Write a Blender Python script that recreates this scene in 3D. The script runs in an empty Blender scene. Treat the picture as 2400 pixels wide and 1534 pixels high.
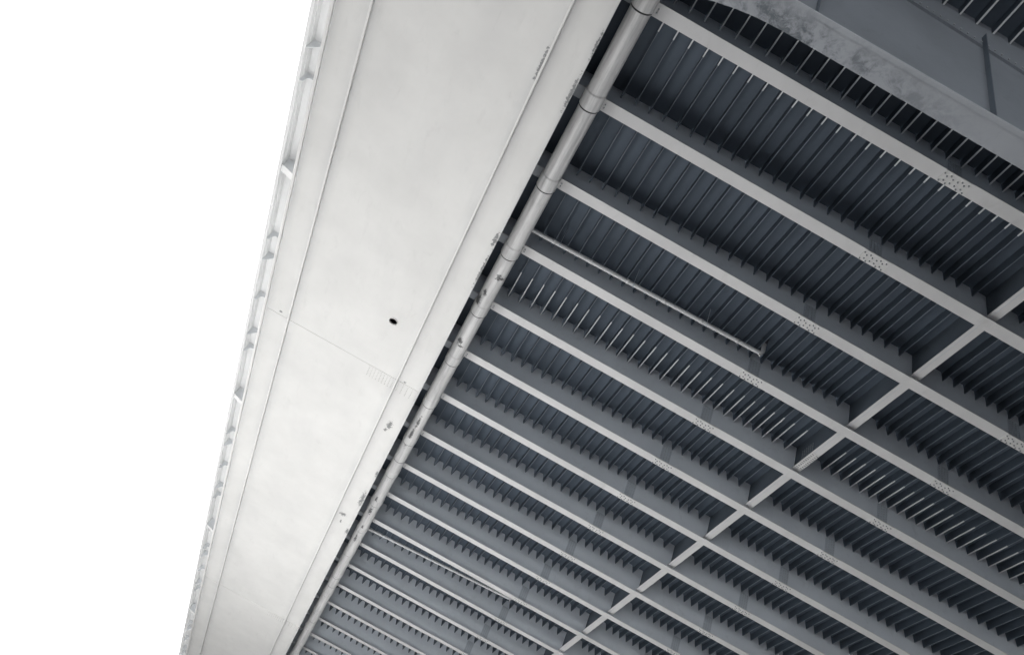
import bpy, bmesh, math, random
from mathutils import Vector, Matrix
random.seed(7)
SC = bpy.context.scene
COL = SC.collection

# ------------------------------------------------------------------ materials
def new_mat(name):
    m = bpy.data.materials.new(name); m.use_nodes = True
    nt = m.node_tree; nt.nodes.clear()
    out = nt.nodes.new('ShaderNodeOutputMaterial')
    b = nt.nodes.new('ShaderNodeBsdfPrincipled')
    nt.links.new(b.outputs[0], out.inputs[0])
    return m, nt, b

def mth(nt, op, a, b=None, clamp=False):
    n = nt.nodes.new('ShaderNodeMath'); n.operation = op; n.use_clamp = clamp
    for i, v in enumerate((a, b)):
        if v is None: continue
        if isinstance(v, (int, float)): n.inputs[i].default_value = v
        else: nt.links.new(v, n.inputs[i])
    return n.outputs[0]

def mixc(nt, fac, a, b):
    n = nt.nodes.new('ShaderNodeMix'); n.data_type = 'RGBA'
    if isinstance(fac, (int, float)): n.inputs[0].default_value = fac
    else: nt.links.new(fac, n.inputs[0])
    for i, v in ((6, a), (7, b)):
        if isinstance(v, tuple): n.inputs[i].default_value = (*v[:3], 1)
        else: nt.links.new(v, n.inputs[i])
    return n.outputs[2]

def noise(nt, scale, detail=4, rough=.55, stretch=None, dist=0.0):
    g = nt.nodes.new('ShaderNodeNewGeometry'); src = g.outputs['Position']
    if stretch:
        mp = nt.nodes.new('ShaderNodeMapping'); mp.inputs['Scale'].default_value = stretch
        nt.links.new(src, mp.inputs[0]); src = mp.outputs[0]
    n = nt.nodes.new('ShaderNodeTexNoise')
    n.inputs['Scale'].default_value = scale; n.inputs['Detail'].default_value = detail
    n.inputs['Roughness'].default_value = rough; n.inputs['Distortion'].default_value = dist
    nt.links.new(src, n.inputs['Vector'])
    return n.outputs['Fac']

def ramp(nt, fac, lo, hi):
    n = nt.nodes.new('ShaderNodeMapRange'); n.clamp = True
    n.inputs[1].default_value = lo; n.inputs[2].default_value = hi
    nt.links.new(fac, n.inputs[0]); return n.outputs[0]

def blobs(nt, spots, noisefac, noise_amp=1.0):
    """stains with a shape of their own: (x, y, z, radius_x, radius_y) in metres"""
    g = nt.nodes.new('ShaderNodeNewGeometry')
    tot = None
    for (x, y, z, rx, ry) in spots:
        mp = nt.nodes.new('ShaderNodeMapping'); mp.vector_type = 'TEXTURE'
        mp.inputs['Location'].default_value = (x, y, z)
        mp.inputs['Scale'].default_value = (rx, ry, 1.0)
        nt.links.new(g.outputs['Position'], mp.inputs[0])
        ln = nt.nodes.new('ShaderNodeVectorMath'); ln.operation = 'LENGTH'
        nt.links.new(mp.outputs[0], ln.inputs[0])
        d = mth(nt, 'ADD', ln.outputs['Value'], mth(nt, 'MULTIPLY', mth(nt, 'SUBTRACT', noisefac, .5), 5.5 * noise_amp))
        k = ramp(nt, d, 1.0, .72)
        tot = k if tot is None else mth(nt, 'MAXIMUM', tot, k)
    return tot

def paint(name, col, rough=.55, var=.10, grime=.12, spec=.3, bump=.15, spots=None, spot_col=(.05, .05, .055), mottled=None):
    m, nt, b = new_mat(name)
    base = tuple(col)
    dark = tuple(c * (1 - var * 2.0) for c in col)
    n1 = noise(nt, .55, 5, .6)
    c = mixc(nt, ramp(nt, n1, .35, .75), base, dark)
    gd = tuple(v * .55 for v in col)
    n2 = noise(nt, 3.0, 8, .7, stretch=(1, .35, 1), dist=.4)
    c = mixc(nt, mth(nt, 'MULTIPLY', ramp(nt, n2, .56, .78), grime * 4), c, gd)
    n3 = noise(nt, 22, 3, .6)
    c = mixc(nt, mth(nt, 'MULTIPLY', ramp(nt, n3, .66, .80), grime * 2.2), c, gd)
    if mottled: c = mottled(nt, c)
    if spots:
        fine = noise(nt, 13.0, 7, .8, dist=.5)
        k = blobs(nt, spots, fine)
        c = mixc(nt, mth(nt, 'MULTIPLY', k, .88), c, spot_col)
    nt.links.new(c, b.inputs['Base Color'])
    b.inputs['Roughness'].default_value = rough
    b.inputs['Specular IOR Level'].default_value = spec
    bn = nt.nodes.new('ShaderNodeBump'); bn.inputs['Strength'].default_value = bump; bn.inputs['Distance'].default_value = .01
    nt.links.new(noise(nt, 14, 4, .6), bn.inputs['Height'])
    nt.links.new(bn.outputs[0], b.inputs['Normal'])
    return m

ZG = 15.30
girder_spots = [(-1.21, 23.2, ZG, .09, .26), (-1.27, 23.55, ZG, .05, .12), (-1.32, 30.2, ZG, .13, .12), (-1.29, 30.8, ZG, .04, .14),
                (-.91, 28.4, ZG, .09, .55), (-1.67, 8.95, ZG, .035, .42), (-.85, 26.3, ZG, .05, .25), (-.87, 13.8, ZG, .06, .25),
                (-.84, 14.9, ZG, .035, .6), (-.85, 9.2, ZG, .04, .45), (-5.72, 20.66, ZG, .05, .05), (-1.36, 20.72, ZG, .045, .05),
                (-.88, 31.3, ZG, .06, .25), (-.84, 8.0, ZG, .03, .3)]
M = {}
def girder_shade_and_patches(nt, c):
    # soft shade painted along the bars and flange edge, broken up by noise
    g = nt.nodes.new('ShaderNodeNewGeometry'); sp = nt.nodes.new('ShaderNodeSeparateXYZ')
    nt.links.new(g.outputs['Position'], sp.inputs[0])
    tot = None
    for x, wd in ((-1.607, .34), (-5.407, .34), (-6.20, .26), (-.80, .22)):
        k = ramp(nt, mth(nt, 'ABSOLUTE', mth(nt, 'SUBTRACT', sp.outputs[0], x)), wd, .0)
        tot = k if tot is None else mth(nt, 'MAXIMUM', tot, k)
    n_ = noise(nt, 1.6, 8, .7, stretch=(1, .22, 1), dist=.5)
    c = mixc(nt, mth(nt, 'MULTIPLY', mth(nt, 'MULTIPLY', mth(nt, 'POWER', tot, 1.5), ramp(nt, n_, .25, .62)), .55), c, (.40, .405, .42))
    # patches where the paint was touched up, and the seam splices
    n2 = noise(nt, .8, 3, .5, stretch=(1, .5, 1))
    return mixc(nt, mth(nt, 'MULTIPLY', ramp(nt, n2, .5, .75), .16), c, (.48, .48, .49))
M['girder'] = paint('pale_girder_paint', (.73, .727, .715), .5, .05, .05, mottled=girder_shade_and_patches, spots=girder_spots, spot_col=(.16, .165, .17), bump=.08)
M['bar'] = paint('pale_bar_paint', (.74, .74, .73), .5, .04, .04, bump=.05)
M['flange'] = paint('beam_flange_paint', (.66, .66, .665), .5, .07, .08)
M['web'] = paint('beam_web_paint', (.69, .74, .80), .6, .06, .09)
M['deck'] = paint('deck_shade_tone', (.094, .119, .153), .7, .10, .16)  # deck shade is put into this darker base colour
M['rib'] = paint('rib_shade_tone', (.062, .081, .106), .65, .12, .2)  # darker than the deck, to hold the shade on the rib sides
M['ribedge'] = paint('rib_lower_edge_highlight', (.19, .22, .26), .6, .10, .2)  # painted highlight: lower edge lightened as if lit from below
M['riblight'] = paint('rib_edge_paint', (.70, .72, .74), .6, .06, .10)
M['plate'] = paint('splice_plate_paint', (.68, .68, .675), .5, .05, .06)
M['webplate'] = paint('web_splice_paint', (.54, .59, .65), .55, .08, .12)
M['bolt'] = paint('bolt_paint', (.26, .28, .30), .5, .1, .1)
M['webbolt'] = paint('web_bolt_paint', (.40, .43, .47), .5, .1, .1)
M['palebolt'] = paint('pale_bolt_paint', (.62, .62, .61), .5, .1, .1)
M['fascia'] = paint('edge_beam_paint', (.56, .565, .57), .5, .06, .08)
M['crossweb'] = paint('shaded_cross_girder_tone', (.175, .195, .225), .6, .10, .10)  # dimness of the near end is put into the web colour
M['darkweb'] = paint('shaded_beam_tone', (.085, .105, .13), .65, .12, .16)  # shade on the middle beam's web and the stiffeners, as a colour
M['bracket'] = paint('bracket_paint', (.54, .56, .58), .6, .08, .12)

def mott(nt, c):
    a = noise(nt, 1.1, 9, .72, dist=.9)
    b_ = noise(nt, 6.5, 6, .7, dist=.5)
    g = nt.nodes.new('ShaderNodeNewGeometry'); s = nt.nodes.new('ShaderNodeSeparateXYZ')
    nt.links.new(g.outputs['Position'], s.inputs[0])
    side = ramp(nt, s.outputs[0], 5.6, 2.4)
    edge = ramp(nt, s.outputs[1], 4.74, 5.1)
    k = mth(nt, 'MULTIPLY', mth(nt, 'MULTIPLY', ramp(nt, a, .45, .55), ramp(nt, b_, .38, .56)), mth(nt, 'MULTIPLY', side, edge))
    return mixc(nt, mth(nt, 'MULTIPLY', k, .85), c, (.08, .095, .11))
M['crossflange'] = paint('stained_shaded_flange', (.33, .35, .38), .55, .08, .10, mottled=mott)  # base colour darkened for near-end shade; the mottling is dirt
ZP = 16.05
pipe_spots = [(-.36, 15.56, ZP, .07, .12), (-.30, 15.60, ZP, .10, .05), (-.52, 16.3, ZP, .06, .12), (-.60, 16.75, ZP, .09, .2), (-.57, 17.1, ZP, .10, .16),
              (-.49, 18.6, ZP, .08, .14), (-.42, 18.8, ZP, .10, .05), (-.46, 24.25, ZP, .055, .75), (-.44, 23.3, ZP, .045, .35), (-.42, 24.6, ZP, .10, .06),
              (-.47, 29.2, ZP, .05, .2), (-.46, 29.6, ZP, .06, .25), (-.45, 30.3, ZP, .07, .25), (-.44, 31.9, ZP, .05, .3), (-.46, 33.0, ZP, .05, .35)]
def reflection_streak(nt, c):  # lengthwise dark streaks in the colour stand in for streaky reflections
    k = noise(nt, 9, 5, .65, stretch=(1, .05, 1))
    return mixc(nt, mth(nt, 'MULTIPLY', ramp(nt, k, .44, .66), .42), c, (.20, .21, .225))
M['pipe'] = paint('pipe_paint', (.72, .72, .72), .32, .10, .15, spec=.5, mottled=reflection_streak, spots=pipe_spots, spot_col=(.03, .03, .035))
M['collar'] = paint('pipe_collar_paint', (.72, .72, .72), .32, .10, .15, spec=.5, mottled=reflection_streak)
M['gap'] = paint('joint_gap_rubber', (.03, .032, .036), .8, .1, .1)
M['branch'] = paint('branch_pipe_paint', (.66, .67, .68), .45, .1, .2)
M['metal'] = paint('hanger_steel', (.10, .105, .115), .5, .1, .2)

def ground_mat(name, c1, c2, sc):
    m, nt, b = new_mat(name)
    c = mixc(nt, ramp(nt, noise(nt, sc, 8, .65), .3, .7), c1, c2)
    c = mixc(nt, mth(nt, 'MULTIPLY', ramp(nt, noise(nt, sc * 12, 5, .7), .5, .8), .5), c, tuple(v * .7 for v in c2))
    nt.links.new(c, b.inputs['Base Color']); b.inputs['Roughness'].default_value = .9
    b.inputs['Specular IOR Level'].default_value = .2
    bn = nt.nodes.new('ShaderNodeBump'); bn.inputs['Strength'].default_value = .3
    nt.links.new(noise(nt, sc * 30, 5, .7), bn.inputs['Height']); nt.links.new(bn.outputs[0], b.inputs['Normal'])
    return m
M['earth'] = ground_mat('dark_earth', (.075, .075, .074), (.05, .05, .05), .15)
M['bounce_patch_mat'] = ground_mat('bounce_concrete', (.60, .60, .597), (.54, .54, .537), .2)
M['bounce_field_mat'] = ground_mat('bounce_gravel', (.76, .76, .75), (.66, .66, .655), .3)
M['low_bounce_asphalt'] = ground_mat('low_bounce_asphalt', (.065, .065, .067), (.05, .05, .052), .3)
M['abut'] = ground_mat('abutment_concrete', (.20, .20, .195), (.14, .14, .138), .4)

# ------------------------------------------------------------------ mesh helpers
class MB:
    def __init__(s): s.bm = bmesh.new()
    def box(s, x0, x1, y0, y1, z0, z1):
        v = [s.bm.verts.new((x, y, z)) for z in (z0, z1) for y in (y0, y1) for x in (x0, x1)]
        for f in ((0, 2, 3, 1), (4, 5, 7, 6), (0, 1, 5, 4), (2, 6, 7, 3), (0, 4, 6, 2), (1, 3, 7, 5)):
            s.bm.faces.new([v[i] for i in f])
        return s
    def prism(s, poly, axis, a, b):
        """poly of 2-D points extruded along axis from a to b. axis 'y': (x,z); 'z': (x,y); 'x': (y,z)"""
        def P(p, t):
            return {'y': (p[0], t, p[1]), 'z': (p[0], p[1], t), 'x': (t, p[0], p[1])}[axis]
        A = [s.bm.verts.new(P(p, a)) for p in poly]; B = [s.bm.verts.new(P(p, b)) for p in poly]
        n = len(poly)
        s.bm.faces.new(A); s.bm.faces.new(B[::-1])
        for i in range(n):
            s.bm.faces.new([A[i], A[(i + 1) % n], B[(i + 1) % n], B[i]])
        return s
    def cyl(s, p0, p1, r, n=12, r1=None, cap=True):
        p0 = Vector(p0); p1 = Vector(p1); d = (p1 - p0).normalized()
        u = d.orthogonal().normalized(); w = d.cross(u); r1 = r if r1 is None else r1
        A = []; B = []
        for i in range(n):
            t = 2 * math.pi * i / n; o = u * math.cos(t) + w * math.sin(t)
            A.append(s.bm.verts.new(p0 + o * r)); B.append(s.bm.verts.new(p1 + o * r1))
        for i in range(n):
            f = s.bm.faces.new([A[i], A[(i + 1) % n], B[(i + 1) % n], B[i]]); f.smooth = n > 8
        if cap: s.bm.faces.new(A[::-1]); s.bm.faces.new(B)
        return s
    def tube(s, pts, r, n=16):
        rings = []
        for i, p in enumerate(pts):
            p = Vector(p)
            a = Vector(pts[max(i - 1, 0)]); b = Vector(pts[min(i + 1, len(pts) - 1)])
            d = (b - a).normalized(); u = d.cross(Vector((0, 1, 0.001))).normalized(); w = d.cross(u)
            rings.append([s.bm.verts.new(p + (u * math.cos(2 * math.pi * k / n) + w * math.sin(2 * math.pi * k / n)) * r) for k in range(n)])
        for A, B in zip(rings, rings[1:]):
            for k in range(n):
                f = s.bm.faces.new([A[k], A[(k + 1) % n], B[(k + 1) % n], B[k]]); f.smooth = True
        s.bm.faces.new(rings[0][::-1]); s.bm.faces.new(rings[-1])
        return s
    def mesh(s, name, mat):
        bmesh.ops.recalc_face_normals(s.bm, faces=s.bm.faces)
        me = bpy.data.meshes.new(name); s.bm.to_mesh(me); s.bm.free()
        for m in (mat if isinstance(mat, (list, tuple)) else [mat]): me.materials.append(m)
        return me
    def build(s, name, mat, parent=None, loc=(0, 0, 0)):
        return link(name, s.mesh(name, mat), parent, loc)

def link(name, me, parent=None, loc=(0, 0, 0)):
    o = bpy.data.objects.new(name, me); COL.objects.link(o); o.location = loc
    if parent is not None: o.parent = parent
    return o
def tag(o, label=None, cat=None, group=None, kind=None):
    if label: o['label'] = label
    if cat: o['category'] = cat
    if group: o['group'] = group
    if kind: o['kind'] = kind
    return o
def bevel(o, w=.004, seg=1):
    b = o.modifiers.new('b', 'BEVEL'); b.width = w; b.segments = seg; b.limit_method = 'ANGLE'

# ------------------------------------------------------------------ geometry constants (metres, camera at origin)
S = 2.5
def YC(n): return 10.016 + (n - 2) * S
XC = 10.05
def zr(x): return 17.52 + .0145 * (x if x <= XC else 2 * XC - x)     # underside of the ribs (road crown)
def zd(x): return zr(x) + .31                                        # underside of the deck plate
ZF = 16.903
Y0, Y1 = -28.0, 92.0
XL, XR = -1.60, 2 * XC + 1.60

bridge = bpy.data.objects.new('steel_bridge', None); COL.objects.link(bridge)
bridge.location = (0, 0, 0)
tag(bridge, 'grey painted steel road bridge seen from underneath, pale box girder beside dark ribbed deck', 'bridge')

# deck plate
XE = -7.5; XER = 62.0  # XER: unseen deck extension added to block light from the right
mb = MB()
mb.prism([(XE, zd(XE)), (XC, zd(XC)), (28, zd(28)), (XER, zd(28)), (XER, zd(28) + .25), (28, zd(28) + .25), (XC, zd(XC) + .25), (XE, zd(XE) + .25)], 'y', Y0, Y1)
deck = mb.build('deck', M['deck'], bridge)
tag(deck, 'shaded dark underside of the deck plate with ribs running along it')

# ribs
xs = [-1.01 + .0, -.64, -.27] + [.10 + .3722 * k for k in range(20)] + [7.53, 7.88, 8.21, 8.545, 8.88, 9.22, 9.655]
xr = [10.45, 10.97] + [10.97 + .333 * k for k in range(1, 12)]
while xr[-1] < 20.6: xr.append(xr[-1] + .372)
def rib_mesh(x):
    b = MB(); z0 = zr(x); z1 = zd(x)
    if x < 0: pass
    b.box(-.006, .006, 8.19, 16.38, z0 + .004, z1)
    b.box(-.006, .006, 17.75, Y1, z0 + .004, z1)
    b.box(-.006, .006, Y0, 8.19, z0 + .004, z1)
    b.box(-.006, .006, 16.38, 17.75, z0 + .004, z1)
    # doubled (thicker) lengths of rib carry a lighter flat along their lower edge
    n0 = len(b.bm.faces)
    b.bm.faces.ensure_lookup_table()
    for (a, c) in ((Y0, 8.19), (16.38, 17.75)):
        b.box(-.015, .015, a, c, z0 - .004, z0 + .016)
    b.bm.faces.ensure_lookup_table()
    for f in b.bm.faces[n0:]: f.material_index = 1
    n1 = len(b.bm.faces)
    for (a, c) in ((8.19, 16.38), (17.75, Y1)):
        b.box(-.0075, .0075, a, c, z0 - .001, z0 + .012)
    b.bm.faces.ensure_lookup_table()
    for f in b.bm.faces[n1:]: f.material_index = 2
    return b
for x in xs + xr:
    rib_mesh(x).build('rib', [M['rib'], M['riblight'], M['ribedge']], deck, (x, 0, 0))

# crossbeams -------------------------------------------------
def web_poly(k=1.0):
    # notches added round every rib; their dark gaps mimic shade near the deck
    top = []
    for x in sorted(xs + xr):
        a, z0, z1 = .085, zr(x), zd(x) - .001
        w1 = min(a, .42 * .33) * k
        top += [(x - w1 - .03 * k, z1), (x - w1, z1 - .05), (x - .050 * k, z0 + .12), (x - .020, z0 + .01), (x, z0 - .012), (x + .020, z0 + .01), (x + .050 * k, z0 + .12), (x + w1, z1 - .05), (x + w1 + .03 * k, z1)]
    return [(XL, ZF + .018), (XR, ZF + .018), (XR, zd(XR) - .001)] + top[::-1] + [(XL, zd(XL) - .001)]
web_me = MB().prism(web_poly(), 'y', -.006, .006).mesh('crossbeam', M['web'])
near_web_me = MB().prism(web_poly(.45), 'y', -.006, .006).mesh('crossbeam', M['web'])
fl_me = MB().box(XL, XR, -.155, .165, ZF, ZF + .018).mesh('bottom_flange', M['flange'])
# flange splice plate with two bands of staggered bolts
def flange_splice():
    b = MB(); b.box(-.33, .335, -.15, .16, -.014, -.0005)
    n0 = len(b.bm.faces)
    for sx in (-.30, -.147, .117, .267):
        for y in (-.075, .122): b.cyl((sx, y, -.014), (sx, y, -.036), .019, 6)
    for sx in (-.222, -.072, .042, .191):
        for y in (-.028, .074): b.cyl((sx, y, -.014), (sx, y, -.036), .019, 6)
    b.bm.faces.ensure_lookup_table()
    for f in b.bm.faces[n0:]: f.material_index = 1
    return b.mesh('splice_plate', [M['plate'], M['bolt']])
def web_splice():
    b = MB(); b.box(-.175, .175, -.018, -.0065, 17.00, 17.62)
    n0 = len(b.bm.faces)
    for sx in (-.13, -.045, .045, .13):
        for k in range(9):
            z = 17.05 + k * .064
            b.cyl((sx, -.018, z), (sx, -.034, z), .015, 6)
    b.bm.faces.ensure_lookup_table()
    for f in b.bm.faces[n0:]: f.material_index = 1
    return b.mesh('web_splice_plate', [M['webplate'], M['webbolt']])
fs_me = flange_splice(); ws_me = web_splice()
NB = 34
for n in list(range(1, NB)):
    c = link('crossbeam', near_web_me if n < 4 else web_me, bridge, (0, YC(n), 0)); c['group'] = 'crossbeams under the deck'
    link('bottom_flange', fl_me, c)
    for sx in (7.0, 13.1):
        link('splice_plate', fs_me, c, (sx, 0, ZF))
        link('web_splice_plate', ws_me, c, (sx, 0, 0))

# longitudinal beam in the middle of the deck ----------------
ZS = 17.035
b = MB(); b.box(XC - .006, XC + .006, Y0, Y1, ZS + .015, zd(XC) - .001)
lbeam = b.build('longitudinal_beam', M['darkweb'], bridge)
MB().box(XC - .125, XC + .13, Y0, Y1, ZS, ZS + .015).build('bottom_flange', M['flange'], lbeam)
MB().box(XC - .055, XC - .045, Y0, Y1, ZS - .006, ZS - .0005).build('weld_seam', M['webplate'], lbeam)
b = MB(); b.box(-.118, .123, -.42, .42, -.016, -.001); n0 = len(b.bm.faces)
for k in range(10):
    for sx in (-.08, -.04, .05, .09):
        y = -.37 + k * .082
        b.cyl((sx, y, -.016), (sx, y, -.034), .014, 6)
b.bm.faces.ensure_lookup_table()
for f in b.bm.faces[n0:]: f.material_index = 1
ls = b.mesh('splice_plate', [M['plate'], M['bolt']])
b = MB(); b.box(-.018, -.0065, -.30, .30, ZS + .08, ZS + .58); n0 = len(b.bm.faces)
for k in range(6):
    for j in range(8):
        b.cyl((-.018, -.25 + k * .1, ZS + .12 + j * .058), (-.032, -.25 + k * .1, ZS + .12 + j * .058), .013, 6)
b.bm.faces.ensure_lookup_table()
for f in b.bm.faces[n0:]: f.material_index = 1
lw = b.mesh('web_splice_plate', [M['darkweb'], M['bolt']])
for y in (16.86, 39.36):
    link('splice_plate', ls, lbeam, (XC, y, ZS)); link('web_splice_plate', lw, lbeam, (XC, y, 0))

# deep cross girder near the camera --------------------------
YX = 5.016; ZX = 13.44
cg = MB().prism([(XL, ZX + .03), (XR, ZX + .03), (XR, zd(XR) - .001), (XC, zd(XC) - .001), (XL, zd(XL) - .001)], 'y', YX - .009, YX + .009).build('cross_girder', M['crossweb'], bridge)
tag(cg, 'deep cross girder with stained wide flange and riveted upper strip')
fp = [(XL, YX - .25), (XR, YX - .25), (XR, YX + .25), (2.2, YX + .25), (1.7, YX + .255), (1.3, YX + .275), (.95, YX + .32), (.6, YX + .39), (.2, YX + .5), (XL, YX + .9)]
MB().prism(fp, 'z', ZX, ZX + .03).build('bottom_flange', M['crossflange'], cg)
MB().box(2.0, XR, YX - .25, YX - .17, ZX - .012, ZX - .0005).build('flange_edge_strip', M['crossflange'], cg)
b = MB()
zb = lambda x: 17.25 - .115 * min(x, 2 * XC - x)
pl = [(XL, zb(0) + .1)] + [(x, zb(x)) for x in (0, 5, 8, XC, 12.1, 15.1, 20.1)] + [(XR, zb(0) + .1), (XR, 17.50), (XL, 17.50)]
b.prism(pl, 'y', YX - .060, YX - .0095)
n0 = len(b.bm.faces); x = .4
while x < 19.8:
    z = zb(x) + .075; b.cyl((x, YX - .060, z), (x, YX - .088, z), .022, 6); x += .145
b.bm.faces.ensure_lookup_table()
for f in b.bm.faces[n0:]: f.material_index = 1
up = b.build('upper_plate', [M['crossweb'], M['bolt']], cg)
for x in (2.10, 5.37, 8.65, 11.45, 14.7, 18.0):
    MB().box(x - .008, x + .008, YX - .165, YX - .061, ZX + .031, 16.95).build('stiffener', M['darkweb'], cg)

# box girders ------------------------------------------------
def box_girder(sgn):
    X = lambda x: x if sgn < 0 else 2 * XC - x
    def bx(b, x0, x1, *a):
        q = sorted((X(x0), X(x1))); return b.box(q[0], q[1], *a)
    xo, xi = -6.19, -.817
    b = MB()
    bx(b, -5.46, -5.44, Y0, Y1, ZG + .022, zd(-5.4) - .002)
    bx(b, -1.62, -1.60, Y0, Y1, ZG + .022, zd(-1.6) - .002)
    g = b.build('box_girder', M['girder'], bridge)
    tag(g, 'pale off-white box girder with broad flat underside' if sgn < 0 else None)
    b = MB()
    if sgn < 0:   # bottom plate with a round drain hole
        hx, hy, r = -2.42, 18.43, .125; q = .35
        b.box(xo, hx - q, Y0, Y1, ZG, ZG + .022); b.box(hx + q, xi, Y0, Y1, ZG, ZG + .022)
        b.box(hx - q, hx + q, Y0, hy - q, ZG, ZG + .022); b.box(hx - q, hx + q, hy + q, Y1, ZG, ZG + .022)
        N = 32; ring = []; sq = []
        for i in range(N):
            t = 2 * math.pi * (i + .5) / N; c, s_ = math.cos(t), math.sin(t); k = q / max(abs(c), abs(s_))
            ring.append((hx + r * c, hy + r * s_)); sq.append((hx + k * c, hy + k * s_))
        # exact corners
        for z in (ZG, ZG + .022):
            R_ = [b.bm.verts.new((p[0], p[1], z)) for p in ring]; Q = [b.bm.verts.new((p[0], p[1], z)) for p in sq]
            for i in range(N): b.bm.faces.new([R_[i], R_[(i + 1) % N], Q[(i + 1) % N], Q[i]])
            if z == ZG: R0 = R_
        for i in range(N): b.bm.faces.new([R0[i], R0[(i + 1) % N], R_[(i + 1) % N], R_[i]])
        for cx_, cy_ in ((-1, -1), (-1, 1), (1, -1), (1, 1)):
            best = [p for p in sq if p[0] * 1 and (p[0] - hx) * cx_ > 0 and (p[1] - hy) * cy_ > 0]
            best.sort(key=lambda p: -(abs(p[0] - hx) + abs(p[1] - hy)))
            a_, c_ = best[0], best[1]
            for z in (ZG, ZG + .022):
                b.bm.faces.new([b.bm.verts.new((a_[0], a_[1], z)), b.bm.verts.new((c_[0], c_[1], z)), b.bm.verts.new((hx + cx_ * q, hy + cy_ * q, z))])
    else:
        bx(b, xo, xi, Y0, Y1, ZG, ZG + .022)
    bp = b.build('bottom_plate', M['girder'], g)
    if sgn < 0:
        b = MB(); N = 32
        A = [[(hx + rr * math.cos(2 * math.pi * i / N), hy + rr * math.sin(2 * math.pi * i / N), zz) for i in range(N)] for rr, zz in ((.125, ZG - .002), (.125, ZG - .03), (.137, ZG - .03), (.137, ZG - .002))]
        V = [[b.bm.verts.new(p) for p in ringv] for ringv in A]
        for k in range(4):
            for i in range(N):
                f = b.bm.faces.new([V[k][i], V[k][(i + 1) % N], V[(k + 1) % 4][(i + 1) % N], V[(k + 1) % 4][i]]); f.smooth = True
        b.build('drain_hole_rim', M['girder'], bp)
    for x0, x1, h in ((-6.272, -6.195, .10), (-5.432, -5.382, .10), (-1.632, -1.583, .10)):
        b = MB(); bx(b, x0, x1, Y0, Y1, ZG - h, ZG - .0005)
        s_ = b.build('longitudinal_bar', M['bar'], g); bevel(s_, .006, 2)
    b = MB(); bx(b, -.835, -.812, Y0, Y1, ZG - .012, ZG + .03); b.build('flange_edge', M['girder'], g)
    if sgn < 0:
        MB().box(-3.72, -3.70, Y0, Y1, ZG - .004, ZG - .0004).build('weld_seam', M['girder'], g)
        for ys in (20.81, 43.05):
            for (x0, x1) in ((-6.19, -5.435), (-5.38, -1.636), (-1.58, -.84)):
                b = MB(); b.box(x0, x1, ys, ys + .56, ZG - .014, ZG - .0006); n0 = len(b.bm.faces)
                x = max(x0 + .06, -2.55) if x1 > -5 else 9
                while x < x1 - .04:
                    for k in range(6):
                        b.cyl((x, ys + .06 + k * .088, ZG - .014), (x, ys + .06 + k * .088, ZG - .028), .013, 6)
                    x += .105 if x < -1.6 else .16
                b.bm.faces.ensure_lookup_table()
                for f in b.bm.faces[n0:]: f.material_index = 1
                b.build('splice_plate', [M['girder'], M['palebolt']], g)
    return g
box_girder(-1); box_girder(1)

# cantilevered deck edge -------------------------------------
b = MB(); b.box(-7.60, -7.50, Y0, Y1, 17.25, 18.05)
fas = b.build('edge_beam', M['fascia'], bridge); bevel(fas, .008, 2)
tag(fas, 'pale outer edge beam of the deck against the white sky')
small = MB().prism([(-7.4995, 17.27), (-7.40, 17.30), (-7.385, 17.46), (-7.33, 17.53), (-6.0, 17.55), (-6.0, zd(-6) - .015), (-7.4995, zd(-7.5) - .015)], 'y', -.006, .006).mesh('edge_frame', M['bracket'])
guss = MB().prism([(-7.4995, 17.26), (-7.47, 17.26), (-7.22, zd(-7.2) - .15), (-6.0, zd(-7.2) - .18), (-6.0, zd(-6) - .015), (-7.4995, zd(-7.5) - .015)], 'y', -.008, .008).mesh('gusset_plate', M['bracket'])
mainw = MB().prism([(-7.4995, 17.27), (-5.47, 16.6), (-5.47, zd(-5.47) - .015), (-7.4995, zd(-7.5) - .015)], 'y', -.007, .007).mesh('cantilever_bracket', M['bracket'])
mainf = MB().prism([(-7.47, 17.245), (-5.47, 16.575), (-5.47, 16.59), (-7.47, 17.26)], 'y', -.125, .125).mesh('bottom_flange', M['flange'])
y = 17.18 - 12.52 * 2; k = 0
while y < Y1:
    if y > -9:
        if k % 4 == 0:
            o = link('cantilever_bracket', mainw, bridge, (0, y, 0)); link('bottom_flange', mainf, o)
        else: link('edge_frame', small, bridge, (0, y, 0))
        if k % 4 == 0:
            for j in (1, 2): link('gusset_plate', guss, bridge, (0, y + j * 12.52 / 3, 0))
    y += 3.13; k += 1
b = MB(); b.box(-7.4995, -7.485, Y0, Y1, 17.44, 17.455); b.build('weld_seam', M['fascia'], fas)
MB().box(2 * XC + 7.5, 2 * XC + 7.6, Y0, Y1, 17.25, 18.05).build('edge_beam', M['fascia'], bridge)

b = MB(); b.prism([(-7.4995, zd(-7.5) - .003), (-5.47, zd(-5.47) - .003), (-5.47, zd(-5.47) - .013), (-7.4995, zd(-7.5) - .013)], 'y', Y0, Y1)
b.build('cantilever_soffit', M['fascia'], bridge)

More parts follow.
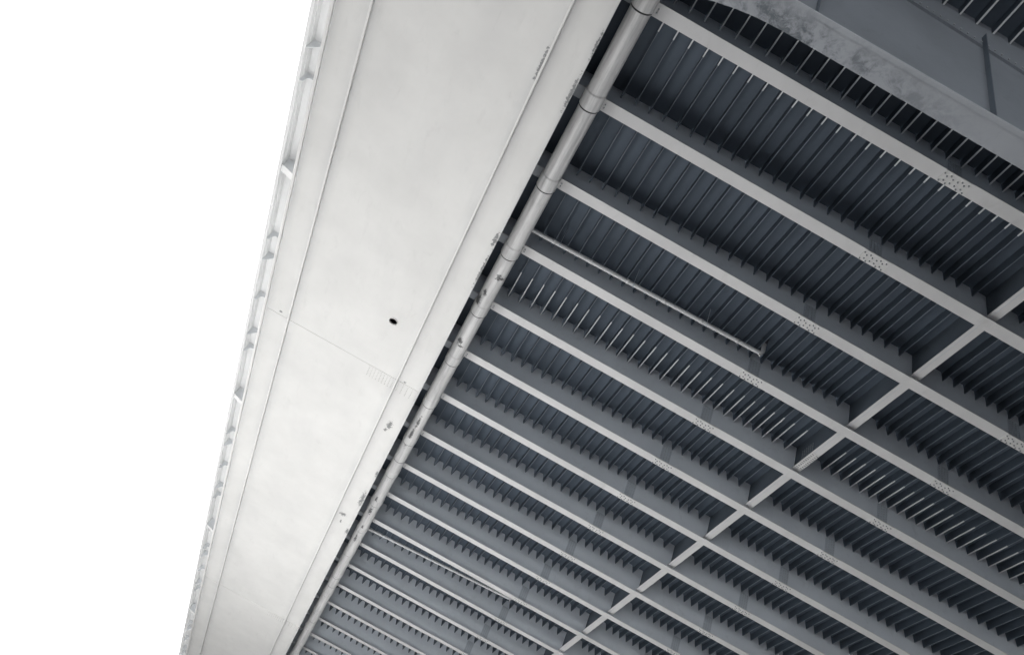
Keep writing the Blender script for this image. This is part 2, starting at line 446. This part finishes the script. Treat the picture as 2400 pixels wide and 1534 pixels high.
# ------------------------------------------------------------------ drain pipe
PX, PZ, PR = -.423, 16.25, .232
dp = bpy.data.objects.new('drain_pipe', None); COL.objects.link(dp); dp.location = (PX, 20, PZ)
tag(dp, 'thick pale drain pipe with chipped paint running beside the box girder', 'drain pipe')
J = [7.29 + 2.5 * k for k in range(-5, 33)]
for i in range(len(J) - 1):
    a, c = J[i], J[i + 1]
    rr = PR + random.uniform(-.002, .002)
    b = MB(); b.cyl((0, a - 20, 0), (0, c - 20 + .02, 0), rr, 40, cap=False)
    p = b.build('pipe_length', M['pipe'], dp)
    b = MB()
    b.cyl((0, c - 20 - .40, 0), (0, c - 20 - .36, 0), rr + .002, 40, rr + .018, cap=False)
    b.cyl((0, c - 20 - .36, 0), (0, c - 20 + .02, 0), rr + .018, 40, cap=False)
    b.cyl((0, c - 20 + .02, 0), (0, c - 20 + .021, 0), rr + .018, 40, rr - .03, cap=False)
    b.build('collar', M['collar'], dp)
    b = MB(); b.cyl((0, c - 20 + .0215, 0), (0, c - 20 + .065, 0), rr + .012, 40, rr + .004, cap=False)
    b.build('joint_gap', M['gap'], dp)
for yb in (26.1, 32.2, 37.5, 38.6, 43.6):
    b = MB(); b.cyl((0, yb - 20, 0), (0, yb - 20 + .03, 0), PR + .009, 40, cap=False); b.build('clamp_band', M['metal'], dp)
for n in range(1, 31):
    b = MB(); yy = YC(n) - 20 + .01
    b.box(-.03, .03, yy - .02, yy + .02, PR - .02, ZF - PZ - .001)
    for sx in (-.27, .30):
        b.cyl((sx, yy - .04, ZF - PZ - .0005), (sx, yy - .04, ZF - PZ - .03), .015, 6)
        b.cyl((sx, yy + .05, ZF - PZ - .0005), (sx, yy + .05, ZF - PZ - .03), .016, 6)
    b.box(-.80, .20, yy - .155, yy + .155, ZF - PZ - .012, ZF - PZ - .001)  # darker sheet over the flange stands in for shade in the gap
    b.build('hanger', M['webbolt'], dp)

# branch pipes -----------------------------------------------
def branch(y, zl, zrr, xe, lab, elbow_label=None):
    r = .058
    t = bpy.data.objects.new('branch_pipe', None); COL.objects.link(t); t.location = (0, y, 0)
    tag(t, lab, 'branch pipe', 'thin branch pipes feeding the drain pipe')
    b = MB()
    pts = [(PX + .02, 0, zl - .25), (PX + .10, 0, zl - .06), (PX + .25, 0, zl), (xe - .18, 0, zrr)]
    for k in range(1, 6):
        t_ = k / 5 * math.pi / 2
        pts.append((xe - .18 + .16 * math.sin(t_), 0, zrr + .16 * (1 - math.cos(t_))))
    pts.append((xe - .02, 0, zd(xe) - .002))
    b.tube(pts, r).build('pipe', M['branch'], t)
    for k in range(6):
        f = (k + .55) / 6.1; x = PX + .25 + (xe - PX - .43) * f; z = zl + (zrr - zl) * f
        MB().tube([(x - .05, 0, z - .05 * (zrr - zl) / 7), (x + .05, 0, z + .05 * (zrr - zl) / 7)], r + .007).build('coupling', M['branch'], t)
        if k % 2 == 0:
            bb = MB(); bb.box(x + .165, x + .175, -.006, .006, z + r - .01, zd(x) - .002)
            bb.tube([(x + .155, 0, z), (x + .185, 0, z)], r + .009)
            bb.build('hanger', M['webplate'], t)
    bb = MB(); bb.cyl((xe - .02, 0, zd(xe) - .22), (xe - .02, 0, zd(xe) - .003), .075, 20, .10); bb.build('deck_outlet', M['metal'], t)
    bb = MB(); bb.cyl((xe - .10, 0, zrr - .05), (xe - .10, 0, zrr - .10), .028, 12); bb.build('drain_cap', M['palebolt'], t)
branch(14.42, 17.09, 17.30, 6.90, 'thin pale branch pipe in mid picture ending in an upturned elbow, nearest of three')
branch(33.80, 17.11, 17.44, 6.90, 'thin pale branch pipe close beside a crossbeam towards the lower left, middle of three')
branch(48.20, 17.10, 17.30, 6.90, 'farthest and smallest thin branch pipe, leaving the drain pipe by the bottom edge')

# ------------------------------------------------------------------ ground
GZ = -1.6
def sheet(name, x0, x1, y0, y1, z, mat):
    me = bpy.data.meshes.new(name); me.from_pydata([(x0, y0, z), (x1, y0, z), (x1, y1, z), (x0, y1, z)], [], [(0, 1, 2, 3)])
    me.materials.append(mat); o = link(name, me); o['kind'] = 'structure'; return o
sheet('ground', -900, 900, -900, 900, GZ, M['earth'])
sheet('bounce_patch', -11, 5, 14, 45, GZ + .004, M['bounce_patch_mat'])  # added, unseen: bright patch bouncing light up to girder and flanges
sheet('low_bounce_patch', -7, 32, -30, 13, GZ + .004, M['low_bounce_asphalt'])  # added, unseen: dark patch that keeps bounce light low near the camera
sheet('bounce_field', -400, 14, -600, -32, GZ + .004, M['bounce_field_mat'])  # added, unseen: bright field throwing low light onto the crossbeam webs


# ------------------------------------------------------------------ light
EL, AZ = math.radians(40), math.radians(285)
w = bpy.data.worlds.new('World'); SC.world = w; w.use_nodes = True
nt = w.node_tree; nt.nodes.clear()
sky = nt.nodes.new('ShaderNodeTexSky'); sky.sky_type = 'NISHITA'; sky.sun_disc = False
sky.sun_elevation = EL; sky.sun_rotation = AZ; sky.dust_density = 3.0; sky.air_density = 1.0
hs = nt.nodes.new('ShaderNodeHueSaturation'); hs.inputs['Saturation'].default_value = .12
bg = nt.nodes.new('ShaderNodeBackground'); bg.inputs[1].default_value = .12
ow = nt.nodes.new('ShaderNodeOutputWorld')
nt.links.new(sky.outputs[0], hs.inputs['Color']); nt.links.new(hs.outputs[0], bg.inputs[0]); nt.links.new(bg.outputs[0], ow.inputs[0])
L = bpy.data.lights.new('sun', 'SUN'); L.energy = 4.0; L.angle = math.radians(10); L.color = (1, .995, .985)
lo = bpy.data.objects.new('sun', L); COL.objects.link(lo)
sd = Vector((math.sin(AZ) * math.cos(EL), math.cos(AZ) * math.cos(EL), math.sin(EL)))
lo.rotation_euler = sd.to_track_quat('Z', 'Y').to_euler()

# ------------------------------------------------------------------ camera
R0_ = Vector((0.8710917, -0.3534166, 0.3410219)); R1_ = Vector((0.4903982, 0.5882842, -0.6429862)); R2_ = Vector((0.0266242, 0.7273365, 0.6857644))
cam = bpy.data.cameras.new('camera'); cam.sensor_width = 36; cam.lens = 29.1766; cam.clip_end = 5000; cam.clip_start = .1
co = bpy.data.objects.new('camera', cam); COL.objects.link(co)
m3 = Matrix((R0_, -R1_, -R2_)).transposed()
co.matrix_world = m3.to_4x4()
SC.camera = co
SC.view_settings.view_transform = 'Standard'; SC.view_settings.look = 'None'
SC.view_settings.exposure = 2.06; SC.view_settings.gamma = 1
SC.cycles.max_bounces = 10; SC.cycles.diffuse_bounces = 8
SC.cycles.use_denoising = True
